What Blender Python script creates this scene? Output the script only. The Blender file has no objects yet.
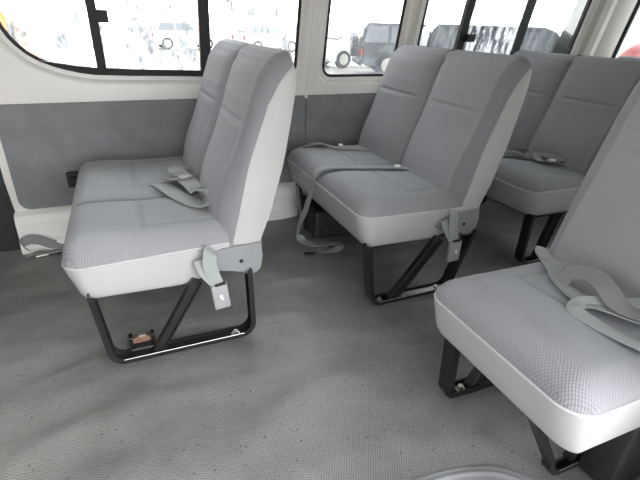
import bpy, bmesh, math, random
from mathutils import Vector, Matrix, noise
random.seed(7)
S = bpy.context.scene
COL = S.collection

# ------------------------------------------------------------------ materials
def newmat(name):
    m = bpy.data.materials.new(name); m.use_nodes = True
    nt = m.node_tree; b = nt.nodes['Principled BSDF']
    return m, nt, b
def N(nt, t, **kw):
    n = nt.nodes.new(t)
    for k, v in kw.items():
        if k in n.inputs: n.inputs[k].default_value = v
        else: setattr(n, k, v)
    return n
def mat(name, col, rough=.5, metal=0, var=0, vscale=6, bump=0, bscale=200, spec=.5, emit=None, est=0):
    m, nt, b = newmat(name); L = nt.links.new
    b.inputs['Base Color'].default_value = (*col, 1)
    b.inputs['Roughness'].default_value = rough; b.inputs['Metallic'].default_value = metal
    b.inputs['Specular IOR Level'].default_value = spec
    tc = N(nt, 'ShaderNodeTexCoord')
    if var:
        n = N(nt, 'ShaderNodeTexNoise', Scale=vscale, Detail=5.0); L(tc.outputs['Object'], n.inputs['Vector'])
        r = N(nt, 'ShaderNodeMapRange'); r.inputs['From Min'].default_value = .3; r.inputs['From Max'].default_value = .7
        r.inputs['To Min'].default_value = 1-var; r.inputs['To Max'].default_value = 1+var
        L(n.outputs['Fac'], r.inputs['Value'])
        h = N(nt, 'ShaderNodeHueSaturation'); h.inputs['Color'].default_value = (*col, 1)
        L(r.outputs['Result'], h.inputs['Value']); L(h.outputs['Color'], b.inputs['Base Color'])
    if bump:
        n = N(nt, 'ShaderNodeTexNoise', Scale=bscale, Detail=3.0); L(tc.outputs['Object'], n.inputs['Vector'])
        bp = N(nt, 'ShaderNodeBump', Strength=bump, Distance=.002); L(n.outputs['Fac'], bp.inputs['Height'])
        L(bp.outputs['Normal'], b.inputs['Normal'])
    if emit:
        b.inputs['Emission Color'].default_value = (*emit, 1); b.inputs['Emission Strength'].default_value = est
    return m
def cloth(name, c_hi, c_lo, scale, bump, uvs=(1, 1), soft=.25, var=.05):
    """woven cloth: a regular grid of small dots laid along the cloth's own UVs (metres)"""
    m, nt, b = newmat(name); L = nt.links.new
    tc = N(nt, 'ShaderNodeTexCoord')
    mp = N(nt, 'ShaderNodeMapping'); mp.inputs['Scale'].default_value = (scale*uvs[0] if uvs[0] > .05 else 0, scale*uvs[1], 1)
    mp.inputs['Rotation'].default_value = (0, 0, math.radians(45) if uvs == (1, 1) else 0)
    L(tc.outputs['UV'], mp.inputs['Vector'])
    v = N(nt, 'ShaderNodeTexVoronoi', Scale=1.0, Randomness=0.0); v.voronoi_dimensions = '2D'
    L(mp.outputs['Vector'], v.inputs['Vector'])
    r = N(nt, 'ShaderNodeMapRange'); r.inputs['From Min'].default_value = .15; r.inputs['From Max'].default_value = .15+soft+.25
    L(v.outputs['Distance'], r.inputs['Value'])
    n = N(nt, 'ShaderNodeTexNoise', Scale=4.0, Detail=4.0); L(tc.outputs['Object'], n.inputs['Vector'])
    mx = N(nt, 'ShaderNodeMix', data_type='RGBA'); mx.inputs[6].default_value = (*c_hi, 1); mx.inputs[7].default_value = (*c_lo, 1)
    L(r.outputs['Result'], mx.inputs[0])
    h = N(nt, 'ShaderNodeHueSaturation'); L(mx.outputs[2], h.inputs['Color'])
    r2 = N(nt, 'ShaderNodeMapRange'); r2.inputs['From Min'].default_value = .3; r2.inputs['From Max'].default_value = .7
    r2.inputs['To Min'].default_value = 1-var; r2.inputs['To Max'].default_value = 1+var
    L(n.outputs['Fac'], r2.inputs['Value']); L(r2.outputs['Result'], h.inputs['Value'])
    L(h.outputs['Color'], b.inputs['Base Color'])
    bp = N(nt, 'ShaderNodeBump', Strength=bump, Distance=.0015); bp.invert = True
    L(r.outputs['Result'], bp.inputs['Height']); L(bp.outputs['Normal'], b.inputs['Normal'])
    b.inputs['Roughness'].default_value = .85; b.inputs['Specular IOR Level'].default_value = .25
    b.inputs['Sheen Weight'].default_value = .08; b.inputs['Sheen Roughness'].default_value = .5
    return m

def cushion_cloth():
    """fine cloth in the middle of a cushion changing softly into a coarser dotted weave on its border"""
    m, nt, b = newmat('cushion_cloth'); L = nt.links.new
    tc = N(nt, 'ShaderNodeTexCoord'); at = N(nt, 'ShaderNodeAttribute', attribute_name='weave')
    outs = []
    for sc_, hi, lo in ((300, (.325, .333, .343), (.275, .283, .292)), (180, (.33, .328, .34), (.235, .232, .246))):
        mp = N(nt, 'ShaderNodeMapping'); mp.inputs['Scale'].default_value = (sc_, sc_, 1); mp.inputs['Rotation'].default_value = (0, 0, .7854)
        L(tc.outputs['UV'], mp.inputs['Vector'])
        v = N(nt, 'ShaderNodeTexVoronoi', Scale=1.0, Randomness=0.0); v.voronoi_dimensions = '2D'; L(mp.outputs['Vector'], v.inputs['Vector'])
        r = N(nt, 'ShaderNodeMapRange'); r.inputs['From Min'].default_value = .15; r.inputs['From Max'].default_value = .6; L(v.outputs['Distance'], r.inputs['Value'])
        mx = N(nt, 'ShaderNodeMix', data_type='RGBA'); mx.inputs[6].default_value = (*hi, 1); mx.inputs[7].default_value = (*lo, 1); L(r.outputs['Result'], mx.inputs[0])
        outs.append((mx.outputs[2], r.outputs['Result']))
    mx = N(nt, 'ShaderNodeMix', data_type='RGBA'); L(at.outputs['Fac'], mx.inputs[0]); L(outs[0][0], mx.inputs[6]); L(outs[1][0], mx.inputs[7])
    n = N(nt, 'ShaderNodeTexNoise', Scale=4.0, Detail=4.0); L(tc.outputs['Object'], n.inputs['Vector'])
    r2 = N(nt, 'ShaderNodeMapRange'); r2.inputs['From Min'].default_value = .3; r2.inputs['From Max'].default_value = .7
    r2.inputs['To Min'].default_value = .94; r2.inputs['To Max'].default_value = 1.06; L(n.outputs['Fac'], r2.inputs['Value'])
    h = N(nt, 'ShaderNodeHueSaturation'); L(mx.outputs[2], h.inputs['Color']); L(r2.outputs['Result'], h.inputs['Value']); L(h.outputs['Color'], b.inputs['Base Color'])
    hm = N(nt, 'ShaderNodeMath', operation='MULTIPLY'); L(at.outputs['Fac'], hm.inputs[0]); L(outs[1][1], hm.inputs[1])
    bp = N(nt, 'ShaderNodeBump', Strength=.5, Distance=.0015); bp.invert = True; L(hm.outputs[0], bp.inputs['Height']); L(bp.outputs['Normal'], b.inputs['Normal'])
    b.inputs['Roughness'].default_value = .85; b.inputs['Specular IOR Level'].default_value = .25; b.inputs['Sheen Weight'].default_value = .08
    return m
M = {}
M['cushion'] = cushion_cloth()
M['fab'] = cloth('seat_cloth', (.325, .333, .343), (.275, .283, .292), 300, .25)
M['mesh'] = cloth('bolster_mesh', (.275, .27, .285), (.20, .195, .21), 200, .4)
M['vinyl'] = mat('light_vinyl', (.45, .436, .43), .55, var=.04, vscale=5, bump=.15, bscale=500)
M['back'] = cloth('ribbed_back_cloth', (.325, .322, .333), (.275, .273, .283), 135, .25, uvs=(0, 1.0), soft=.1)
M['plain_back'] = cloth('plain_back_cloth', (.315, .315, .327), (.26, .26, .272), 300, .2)
M['piping'] = mat('piping', (.5, .49, .5), .6)
M['hinge'] = mat('grey_plastic', (.25, .255, .265), .45, bump=.1, bscale=600)
M['black'] = mat('black_paint', (.012, .012, .013), .32, var=.2, vscale=20)
M['edge'] = mat('worn_edge_highlight', (.5, .5, .5), .3, .8)
M['rubber'] = mat('black_rubber', (.012, .013, .014), .5)
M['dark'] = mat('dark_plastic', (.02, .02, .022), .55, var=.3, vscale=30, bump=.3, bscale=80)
M['steel'] = mat('zinc_steel', (.62, .6, .57), .35, .8, var=.15, vscale=60)
M['zinc'] = mat('pale_plate', (.55, .56, .5), .45, .4, var=.2, vscale=30)
M['rust'] = mat('rusty_brown', (.2, .12, .08), .6, .3, var=.5, vscale=70)
M['body'] = mat('white_body', (.84, .815, .77), .35, var=.02, vscale=2)
M['pillar'] = mat('beige_grey_trim', (.64, .62, .56), .45, var=.03, vscale=3)
M['panel'] = mat('grey_board', (.21, .212, .22), .75, var=.12, vscale=9, bump=.5, bscale=160)
M['roof'] = mat('headliner', (.78, .77, .75), .9)
M['web'] = cloth('belt_webbing', (.33, .345, .34), (.29, .30, .30), 600, .3, uvs=(.5, .5), soft=.6)
M['webd'] = cloth('belt_webbing_worn', (.25, .235, .24), (.21, .2, .2), 600, .3, uvs=(.5, .5), soft=.6)
M['buckle'] = mat('buckle_plastic', (.33, .325, .33), .4, bump=.1, bscale=400)
M['mark'] = mat('white_mark', (.85, .84, .8), .5)

def floor_mat():
    m, nt, b = newmat('van_floor_mat'); L = nt.links.new
    tc = N(nt, 'ShaderNodeTexCoord')
    v = N(nt, 'ShaderNodeTexVoronoi', Scale=165.0, Randomness=0.12); v.voronoi_dimensions = '2D'
    mp = N(nt, 'ShaderNodeMapping'); mp.inputs['Rotation'].default_value = (0, 0, .5)
    L(tc.outputs['Object'], mp.inputs['Vector']); L(mp.outputs['Vector'], v.inputs['Vector'])
    r = N(nt, 'ShaderNodeMapRange'); r.inputs['From Min'].default_value = .1; r.inputs['From Max'].default_value = .6
    r.inputs['To Min'].default_value = 1.42; r.inputs['To Max'].default_value = .52
    L(v.outputs['Distance'], r.inputs['Value'])
    n = N(nt, 'ShaderNodeTexNoise', Scale=2.6, Detail=7.0, Roughness=.6); L(tc.outputs['Object'], n.inputs['Vector'])
    cr = N(nt, 'ShaderNodeValToRGB'); L(n.outputs['Fac'], cr.inputs['Fac'])
    cr.color_ramp.elements[0].position = .3; cr.color_ramp.elements[0].color = (.15, .149, .143, 1)
    cr.color_ramp.elements[1].position = .7; cr.color_ramp.elements[1].color = (.265, .26, .247, 1)
    h = N(nt, 'ShaderNodeHueSaturation'); L(cr.outputs['Color'], h.inputs['Color']); L(r.outputs['Result'], h.inputs['Value'])
    # grit: small dark specks
    sp = N(nt, 'ShaderNodeTexVoronoi', Scale=34.0, Randomness=1.0); L(tc.outputs['Object'], sp.inputs['Vector'])
    sr = N(nt, 'ShaderNodeMapRange'); sr.inputs['From Min'].default_value = .05; sr.inputs['From Max'].default_value = .12
    L(sp.outputs['Distance'], sr.inputs['Value'])
    mx = N(nt, 'ShaderNodeMix', data_type='RGBA'); mx.inputs[6].default_value = (.045, .038, .035, 1)
    L(sr.outputs['Result'], mx.inputs[0]); L(h.outputs['Color'], mx.inputs[7])
    L(mx.outputs[2], b.inputs['Base Color'])
    bp = N(nt, 'ShaderNodeBump', Strength=.6, Distance=.0012); bp.invert = True; L(v.outputs['Distance'], bp.inputs['Height'])
    mp2 = N(nt, 'ShaderNodeMapping'); mp2.inputs['Rotation'].default_value = (0, 0, .55); mp2.inputs['Scale'].default_value = (.45, 1.6, 1); L(tc.outputs['Object'], mp2.inputs['Vector'])
    n2 = N(nt, 'ShaderNodeTexNoise', Scale=6.0, Detail=3.0, Distortion=.9); L(mp2.outputs['Vector'], n2.inputs['Vector'])
    bp2 = N(nt, 'ShaderNodeBump', Strength=.45, Distance=.010); L(n2.outputs['Fac'], bp2.inputs['Height'])
    L(bp.outputs['Normal'], bp2.inputs['Normal'])
    L(bp2.outputs['Normal'], b.inputs['Normal'])
    b.inputs['Roughness'].default_value = .42; b.inputs['Specular IOR Level'].default_value = .5
    return m
M['floor'] = floor_mat()

def glass_mat(name, fog_lo, fog_hi, scale, stretch, thr=(.4, .65), tint=(.40, .42, .42), film=1):
    """wet, misted glass: clear glass where dry, pale diffusing film where misted"""
    m, nt, b = newmat(name); L = nt.links.new
    nt.nodes.remove(b); out = nt.nodes['Material Output']
    tc = N(nt, 'ShaderNodeTexCoord')
    mp = N(nt, 'ShaderNodeMapping'); mp.inputs['Scale'].default_value = stretch
    L(tc.outputs['Object'], mp.inputs['Vector'])
    n = N(nt, 'ShaderNodeTexNoise', Scale=scale, Detail=6.0, Roughness=.7); L(mp.outputs['Vector'], n.inputs['Vector'])
    r = N(nt, 'ShaderNodeMapRange'); r.inputs['From Min'].default_value = thr[0]; r.inputs['From Max'].default_value = thr[1]
    r.inputs['To Min'].default_value = fog_lo; r.inputs['To Max'].default_value = fog_hi
    L(n.outputs['Fac'], r.inputs['Value'])
    tr = N(nt, 'ShaderNodeBsdfTransparent'); tr.inputs['Color'].default_value = (*tint, 1)
    tl = N(nt, 'ShaderNodeBsdfTranslucent'); 
    n3 = N(nt, 'ShaderNodeTexNoise', Scale=scale*2.5, Detail=6.0, Roughness=.75); L(mp.outputs['Vector'], n3.inputs['Vector'])
    c3 = N(nt, 'ShaderNodeValToRGB'); L(n3.outputs['Fac'], c3.inputs['Fac'])
    c3.color_ramp.elements[0].position = .35; c3.color_ramp.elements[0].color = (.10*film, .11*film, .115*film, 1)
    c3.color_ramp.elements[1].position = .65; c3.color_ramp.elements[1].color = (.30*film, .32*film, .325*film, 1)
    L(c3.outputs['Color'], tl.inputs['Color'])
    mx = N(nt, 'ShaderNodeMixShader'); L(r.outputs['Result'], mx.inputs[0]); L(tr.outputs[0], mx.inputs[1]); L(tl.outputs[0], mx.inputs[2])
    gl = N(nt, 'ShaderNodeBsdfGlossy'); gl.inputs['Roughness'].default_value = .02
    fr = N(nt, 'ShaderNodeFresnel', IOR=1.3)
    m2 = N(nt, 'ShaderNodeMixShader'); L(fr.outputs[0], m2.inputs[0]); L(mx.outputs[0], m2.inputs[1]); L(gl.outputs[0], m2.inputs[2])
    L(m2.outputs[0], out.inputs['Surface'])
    return m
M['glass_wet'] = glass_mat('misted_wet_glass', .08, 1.0, 15, (1.6, 1, .6), (.47, .60), tint=(.92, .95, .95), film=.6)
M['glass_wet2'] = glass_mat('misted_glass_light', .06, .3, 10, (2, 1, .6), tint=(.3, .32, .32))
M['glass_clear'] = glass_mat('clear_glass', .10, .22, 6, (1, 1, 1), tint=(.58, .6, .6))  # thin pale film here stands in for glare from the bright sky
M['glass_drip'] = glass_mat('dripping_glass', .0, .85, 16, (2.2, 1, .5), (.44, .56), tint=(.3, .32, .32))

# ------------------------------------------------------------------ mesh helpers
def link(o, parent=None):
    COL.objects.link(o)
    if parent: o.parent = parent
    return o
def mobj(name, verts, faces, m, parent=None, smooth=True, uvs=None, mats=None, fmat=None, angle=None):
    me = bpy.data.meshes.new(name); me.from_pydata([tuple(v) for v in verts], [], faces)
    for mm in (mats or [m]): me.materials.append(mm)
    if fmat: me.polygons.foreach_set('material_index', fmat)
    if uvs is not None:
        ul = me.uv_layers.new(name='UVMap')
        for l in me.loops: ul.data[l.index].uv = uvs[l.vertex_index]
    me.polygons.foreach_set('use_smooth', [smooth]*len(me.polygons))
    me.update()
    if smooth and angle: me.set_sharp_from_angle(angle=math.radians(angle))
    return link(bpy.data.objects.new(name, me), parent)
def bobj(name, bm, m, parent=None, smooth=False, angle=35):
    bmesh.ops.recalc_face_normals(bm, faces=bm.faces)
    me = bpy.data.meshes.new(name); bm.to_mesh(me); bm.free(); me.materials.append(m)
    if smooth:
        me.polygons.foreach_set('use_smooth', [True]*len(me.polygons)); me.set_sharp_from_angle(angle=math.radians(angle))
    return link(bpy.data.objects.new(name, me), parent)
def box(bm, c, s, rot=None, bev=0, seg=2):
    r = bmesh.ops.create_cube(bm, size=1); vs = r['verts']
    for v in vs: v.co = Vector((v.co.x*s[0], v.co.y*s[1], v.co.z*s[2]))
    if bev:
        es = list({e for v in vs for e in v.link_edges})
        g = bmesh.ops.bevel(bm, geom=es, offset=bev, segments=seg, affect='EDGES', profile=.5)
        vs = list({v for f in g['faces'] for v in f.verts} | {v for v in vs if v.is_valid})
    for v in vs:
        if rot is not None: v.co = rot @ v.co
        v.co += Vector(c)
    return vs
def tube(bm, pts, r, seg=10):
    pts = [Vector(p) for p in pts]; rings = []
    for i, p in enumerate(pts):
        t = (pts[min(i+1, len(pts)-1)]-pts[max(i-1, 0)]).normalized()
        a = Vector((0, 0, 1)) if abs(t.z) < .9 else Vector((1, 0, 0))
        u = t.cross(a).normalized(); w = t.cross(u)
        rings.append([bm.verts.new(p+r*(math.cos(2*math.pi*k/seg)*u+math.sin(2*math.pi*k/seg)*w)) for k in range(seg)])
    for a, b in zip(rings, rings[1:]):
        for k in range(seg): bm.faces.new((a[k], a[(k+1) % seg], b[(k+1) % seg], b[k]))
    bm.faces.new(rings[0]); bm.faces.new(rings[-1])
def cyl(bm, c, axis, r, h, seg=20, r2=None):
    q = Vector((0, 0, 1)).rotation_difference(Vector(axis)).to_matrix().to_4x4()
    bmesh.ops.create_cone(bm, cap_ends=True, segments=seg, radius1=r, radius2=r if r2 is None else r2, depth=h,
                          matrix=Matrix.Translation(Vector(c)) @ q)
def prism(bm, poly, y0, y1, bev=0, axis='y'):
    """poly in (x,z) pushed from y0 to y1"""
    f = (lambda p, t: (p[0], t, p[1])) if axis == 'y' else ((lambda p, t: (p[0], p[1], t)) if axis == 'z' else (lambda p, t: (t, p[0], p[1])))
    a = [bm.verts.new(f(p, y0)) for p in poly]; b = [bm.verts.new(f(p, y1)) for p in poly]
    n = len(poly); fa = bm.faces.new(a); fb = bm.faces.new(b)
    for i in range(n): bm.faces.new((a[i], a[(i+1) % n], b[(i+1) % n], b[i]))
    if bev:
        es = list(fa.edges)+list(fb.edges)
        bmesh.ops.bevel(bm, geom=es, offset=bev, segments=3, affect='EDGES')
def interp(tab, z):
    """piecewise smooth table lookup"""
    if z <= tab[0][0]: return tab[0][1]
    for (a, p), (b, q) in zip(tab, tab[1:]):
        if z <= b: return p+(q-p)*(z-a)/(b-a)
    return tab[-1][1]
def catmull(P, n=6):
    P = [Vector(p) for p in P]; out = []
    for i in range(len(P)-1):
        p0 = P[max(i-1, 0)]; p1 = P[i]; p2 = P[i+1]; p3 = P[min(i+2, len(P)-1)]
        for k in range(n):
            t = k/n
            out.append(.5*((2*p1)+(-p0+p2)*t+(2*p0-5*p1+4*p2-p3)*t*t+(-p0+3*p1-3*p2+p3)*t**3))
    out.append(P[-1]); return out
def grid(P, flip=False):
    n, m = len(P), len(P[0]); V = [p for r in P for p in r]; F = []
    for i in range(n-1):
        for j in range(m-1):
            q = (i*m+j, i*m+j+1, (i+1)*m+j+1, (i+1)*m+j)
            F.append(q[::-1] if flip else q)
    return V, F
def ribbon(name, pts, w, m, parent, th=.0018, n=7):
    """flat webbing along pts; each point (x,y,z) or (x,y,z,nx,ny,nz) with the way its face looks"""
    C3 = catmull([p[:3] for p in pts], n); NN = catmull([p[3:6] if len(p) > 3 else (0, 0, 1) for p in pts], n)
    V = []; UV = []; F = []; s = 0
    prev = None
    for i, p in enumerate(C3):
        t = (C3[min(i+1, len(C3)-1)]-C3[max(i-1, 0)]).normalized()
        side = t.cross(NN[i])
        if side.length < 1e-3: side = prev or Vector((0, 1, 0))
        side.normalize()
        if prev is not None and side.dot(prev) < 0: side = -side
        if prev is not None: side = (side*.6+prev*.4).normalized()
        prev = side; nn = side.cross(t).normalized()
        if i: s += (p-C3[i-1]).length
        for a, b in ((-1, -1), (-.4, -1), (.4, -1), (1, -1), (1, 1), (.4, 1), (-.4, 1), (-1, 1)):
            V.append(p+side*(w/2*a)+nn*(th*b*.5+.0012*(1-a*a))); UV.append((s, a*w/2))
    k = 8
    for i in range(len(C3)-1):
        for j in range(k): F.append((i*k+j, i*k+(j+1) % k, (i+1)*k+(j+1) % k, (i+1)*k+j))
    F.append(tuple(range(k))[::-1]); F.append(tuple(range((len(C3)-1)*k, len(C3)*k)))
    return mobj(name, V, F, m, parent, True, UV, angle=40)
def thing(name, loc, label, cat, group=None, rz=0):
    o = bpy.data.objects.new(name, None); o.empty_display_size = .1; COL.objects.link(o)
    o.location = loc; o.rotation_euler = (0, 0, rz)
    o['label'] = label; o['category'] = cat
    if group: o['group'] = group
    return o
def tag(o, label, cat, group=None):
    o['label'] = label; o['category'] = cat
    if group: o['group'] = group
    return o
def struct(o): o['kind'] = 'structure'; return o

# ------------------------------------------------------------------ seats
ZS = [.35, .45, .62, .80, .88, .925, .943, .950]
XF = [.438, .466, .52, .572, .600, .630, .652, .678]
XS = [.482, .506, .546, .610, .642, .668, .678, .684]     # seam where cloth meets vinyl at the ends
ZE = [.352, .45, .62, .80, .86, .895, .907, .912]
XR = [.573, .61, .656, .688, .695, .693, .690, .686]
def bench(x0, y0, W, label, nmod=2, dx=0, hs=1.0, legs=None, depth=1.0, ztop=.415, far_leg=True, leg_y=0, th=0, hinge=True, shear=0, back=True, zf=.366, zbot=.252, mesh_f=.05, mesh_s=.03, wd=.042, hdy=.008, groove=None):
    root = thing('bench_seat' if nmod > 1 else 'single_seat', (x0, y0, 0), label, 'seat', 'grey cloth passenger seats of the van')
    mods = [(W*i/nmod, W*(i+1)/nmod) for i in range(nmod)]
    D = .475*depth
    # ---- cushion cloth
    r = .06
    def sdf(x, y):            # rounded only at the front corners; distance inside the outline
        cx, cy = D/2, W/2; hx, hy = D/2, W/2
        qx = abs(x-cx)-hx+r; qy = abs(y-cy)-hy+r
        if x > cx: return min(hx-abs(x-cx)+.2, hy-abs(y-cy))
        if qx > 0 and qy > 0: return r-math.hypot(qx, qy)
        return min(hx-abs(x-cx), hy-abs(y-cy))
    def clampo(x, y):
        if x < r:
            for cy, sg in ((r, -1), (W-r, 1)):
                if (y-cy)*sg > 0:
                    dx_, dy_ = x-r, y-cy; d = math.hypot(dx_, dy_)
                    if d > r: return r+dx_/d*r, cy+dy_/d*r
        return x, y
    zse = lambda x: zf+(.360-zf)*min(1, x/D)
    nx, ny = 70, int(70*W/.45)
    def dens(t): return t-.055*math.sin(2*math.pi*t)
    cm = mods if not groove else [(0, groove), (groove, W)]
    P = []; UV = []
    for i in range(nx+1):
        row = []
        for j in range(ny+1):
            x = D*dens(i/nx); y = W*dens(j/ny)
            x, y = clampo(x, y)
            d = max(0, sdf(x, y)); e = min(1, d/.055)
            z = zse(x)+(ztop-zse(x))*math.sqrt(max(0, 1-(1-e)**2))**1.15
            z += .010*math.exp(-((x-.10)/.09)**2)*e            # thigh roll
            for a, b in cm:
                yc = (a+b)/2; hw = (b-a)/2
                if a <= y <= b:
                    u = (y-yc)/hw
                    z += .010*(1-u*u)*e
                    # cross seam and the inner panel seams
                    mx_ = 1/(1+math.exp((abs(u)-.62)*30))
                    z -= .011*math.exp(-((x-.225*depth)/.007)**2)*mx_*e
                    if x > .225*depth: z -= .005*math.exp(-((abs(u)-.60)/.035)**2)
                    z += .004*math.exp(-((x-.20*depth)/.03)**2)*mx_
            for a, b in cm[1:]:
                z -= (.020*math.exp(-((y-a)/.006)**2)+.012*math.exp(-((y-a)/.035)**2))*e
            z += .0022*noise.noise(Vector((x*9+x0*3, y*9, .3)))*e
            row.append((x-.006*math.sin(math.pi*min(1, e))*(x < D/2), y, z)); UV.append((x, y))
        P.append(row)
    V, F = grid(P, True)
    cush = mobj('seat_cushion', V, F, M['cushion'], root, True, UV)
    at = cush.data.attributes.new('weave', 'FLOAT', 'POINT')
    def step(d, w): return 1/(1+math.exp(min(40, max(-40, (d-w)/.008))))
    at.data.foreach_set('value', [max(step(v[0], mesh_f), step(min(v[1], W-v[1]), mesh_s)) for v in V])
    # ---- cushion skirt (light vinyl)
    out = []
    na = 10
    out.append((D, 0))
    for k in range(12, 0, -1): out.append((r+(D-r)*k/13, 0))
    for k in range(na+1):
        a = -math.pi/2-math.pi/2*k/na; out.append((r+r*math.cos(a), r+r*math.sin(a)))
    for k in range(1, 16): out.append((0, r+(W-2*r)*k/16))
    for k in range(na+1):
        a = math.pi-math.pi/2*k/na; out.append((r+r*math.cos(a), W-r+r*math.sin(a)))
    for k in range(1, 13): out.append((r+(D-r)*k/13, W))
    out.append((D, W))
    zb = lambda x: zbot-.012*max(0, min(x, .33)/D-.15)+.065*max(0, (x-.34)/(D-.34))**1.3
    lv = [(-.001, 1.0), (.004, .97), (.003, .75), (.000, .45), (-.004, .12), (-.010, .0), (-.022, -.06)]
    P = []
    for off, t in lv:
        row = []
        for x, y in out:
            cx = min(max(x, r), D); cy = min(max(y, r), W-r)
            dx_, dy_ = x-cx, y-cy; dl = math.hypot(dx_, dy_) or 1
            lean = .022*(1-max(t, 0))*max(0, -dx_/dl)
            z = zb(x)+(zse(x)-zb(x))*t
            row.append((x+off*dx_/dl+lean, y+off*dy_/dl, z))
        P.append(row)
    V, F = grid(P)
    n0 = len(V)-len(out)
    F.append(tuple(range(n0, len(V))))
    skirt = mobj('cushion_skirt', V, F, M['vinyl'], root, True, angle=50)
    bm = bmesh.new(); tube(bm, [(x-.002*(x < .02), y, zse(x)+.0005) for x, y in out], .0032, 6)
    bobj('seam_piping', bm, M['piping'], cush, True, 80)
    # ---- backrest
    K = 104; nyc = int(90*W/.86)
    def zz(k): return 1-(1-k/K)**1.55
    zrow = [.35+.55*k/78 for k in range(79)]+[.90+.05*math.sin(math.pi/2*k/26) for k in range(1, 27)]
    def inv(z):
        for i in range(len(ZS)-1):
            if z <= ZS[i+1]+1e-9: return (i+(z-ZS[i])/(ZS[i+1]-ZS[i]))/(len(ZS)-1)
        return 1.0
    srow = [inv(z) for z in zrow]
    def tab(T, s):
        q = s*(len(T)-1); i = min(int(q), len(T)-2); return T[i]+(T[i+1]-T[i])*(q-i)
    # parameterise by table index so front, seam and rear rows stay paired
    def smooth(T, s):
        return (tab(T, max(0, s-.02))+tab(T, s)+tab(T, min(1, s+.02)))/3
    r2 = .048
    ys = [r2*(1-math.cos(math.pi/2*k/9)) for k in range(10)]
    full = [y for y in ys]+[r2+(W-2*r2)*k/nyc for k in range(1, nyc)]+[W-y for y in ys[::-1]]
    sc = lambda z: .35+(z-.35)*hs
    if back:
        P = []; UV = []; fm = []
        for y in full:
            e = 0
            if y < r2: e = 1-y/r2
            elif y > W-r2: e = 1-(W-y)/r2
            w = 1-math.sqrt(max(0, 1-e*e))
            row = []; acc = 0; last = None
            for k in range(K+1):
                s = srow[k]
                xf, zv = smooth(XF, s), tab(ZS, s); xs, ze = smooth(XS, s), tab(ZE, s)
                x = xf+(xs-xf)*w; z = zv+(ze-zv)*w
                face = math.exp(-max(0, zv-.90)/.02) if zv > .90 else 1
                d = 0
                for a, b in mods:
                    if a <= y <= b:
                        u = (y-(a+b)/2)/((b-a)/2); m_ = 1/(1+math.exp((abs(u)-.66)*18))
                        d -= .012*(1-u*u)*face
                        hc = .735
                        d += (.010*math.exp(-((zv-hc)/.006)**2)+(.002 if zv > hc else 0)*math.exp(-(zv-hc)/.05))*m_*face
                        d -= (.007*math.exp(-(hc-zv)/.09) if zv < hc else 0)*m_*face
                        if zv < hc: d += .0022*math.exp(-((abs(u)-.66)/.06)**2)*face*min(1, (hc-zv)/.06)
                        d -= .028*math.exp(-((zv-.52)/.13)**2)*(1-.6*u*u)
                for a, b in mods[1:]:
                    d += .018*math.exp(-((y-a)/.006)**2)*(.35+.65*face)+.014*math.exp(-((y-a)/.04)**2)*face
                    z -= .010*math.exp(-((y-a)/.012)**2)*(s > .8)*(s-.8)*5
                d *= (1-e)
                p = Vector((x+dx+d, y, sc(z)+.0))
                if last is not None: acc += (p-last).length
                last = p
                row.append(p); UV.append((y+(.05*w), acc))
            P.append(row)
        V, F = grid(P)
        nf = 0; fm = []
        for i in range(len(full)-1):
            for j in range(K): fm.append(1 if (i < 9 or i >= len(full)-10) else 0)
        bk = mobj('backrest', V, F, None, root, True, UV, [M['back'] if nmod == 1 else M['plain_back'], M['mesh']], fm)
        # shell: ends plus rear
        V = []; F = []
        def addgrid(P, flip):
            v, f = grid(P, flip); b = len(V); V.extend(v); F.extend([tuple(b+k for k in q) for q in f])
        for yend, sg in ((0, -1), (W, 1)):
            P = []
            for k in range(K+1):
                s = srow[k]; xs, ze = smooth(XS, s), tab(ZE, s); xr = smooth(XR, s)
                P.append([(xs+(xr-xs)*c/6+dx, yend+sg*(.007*math.sin(math.pi*min(1, c/6*1.0))*min(1, (1-s)*6)), sc(ze)) for c in range(7)])
            addgrid(P, sg < 0)
        P = []
        for q in range(21):
            y = W*q/20; row = []
            for k in range(K+1):
                s = srow[k]; w = max(0, 1-min(y, W-y)/.05)
                z_ = tab(ZE, s)+(tab(ZS, s)-tab(ZE, s))*(1-(1-math.sqrt(max(0, 1-w*w))))
                row.append((smooth(XR, s)+dx+.006*(1-w)*min(1, (1-s)*8)-.0*s, y, sc(z_)))
            P.append(row)
        addgrid(P, False)
        bot = [(tab(XF, 0)+dx+.03, .03, .35), (tab(XR, 0)+dx, 0, .35), (tab(XR, 0)+dx, W, .35), (tab(XF, 0)+dx+.03, W-.03, .35)]
        b = len(V); V.extend(bot); F.append((b, b+1, b+2, b+3))
        # close the narrow gap over the crest
        P = []
        for q in range(21):
            y = W*q/20; w = max(0, 1-min(y, W-y)/.05); t = math.sqrt(max(0, 1-w*w))
            zt = ZE[-1]+(ZS[-1]-ZE[-1])*t
            P.append([(XF[-1]+(XS[-1]-XF[-1])*(1-t)+dx-.002, y, sc(zt)-.001), (XR[-1]+dx+.001, y, sc(zt)-.001)])
        addgrid(P, True)
        sh = mobj('backrest_shell', V, F, M['vinyl'], bk, True, angle=50)
    # ---- underside pan
    bm = bmesh.new(); box(bm, (D/2+.02, W/2, .243), (D-.10, W-.06, .03), bev=.006)
    bobj('seat_pan', bm, M['dark'], root)
    # ---- leg frames: pressed channel bent round two corners, with a slanting brace
    lg = legs or dict(ft=.055, fb=.085, rb=.515, rt=.527, bt=.345, bb=.215)
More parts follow.
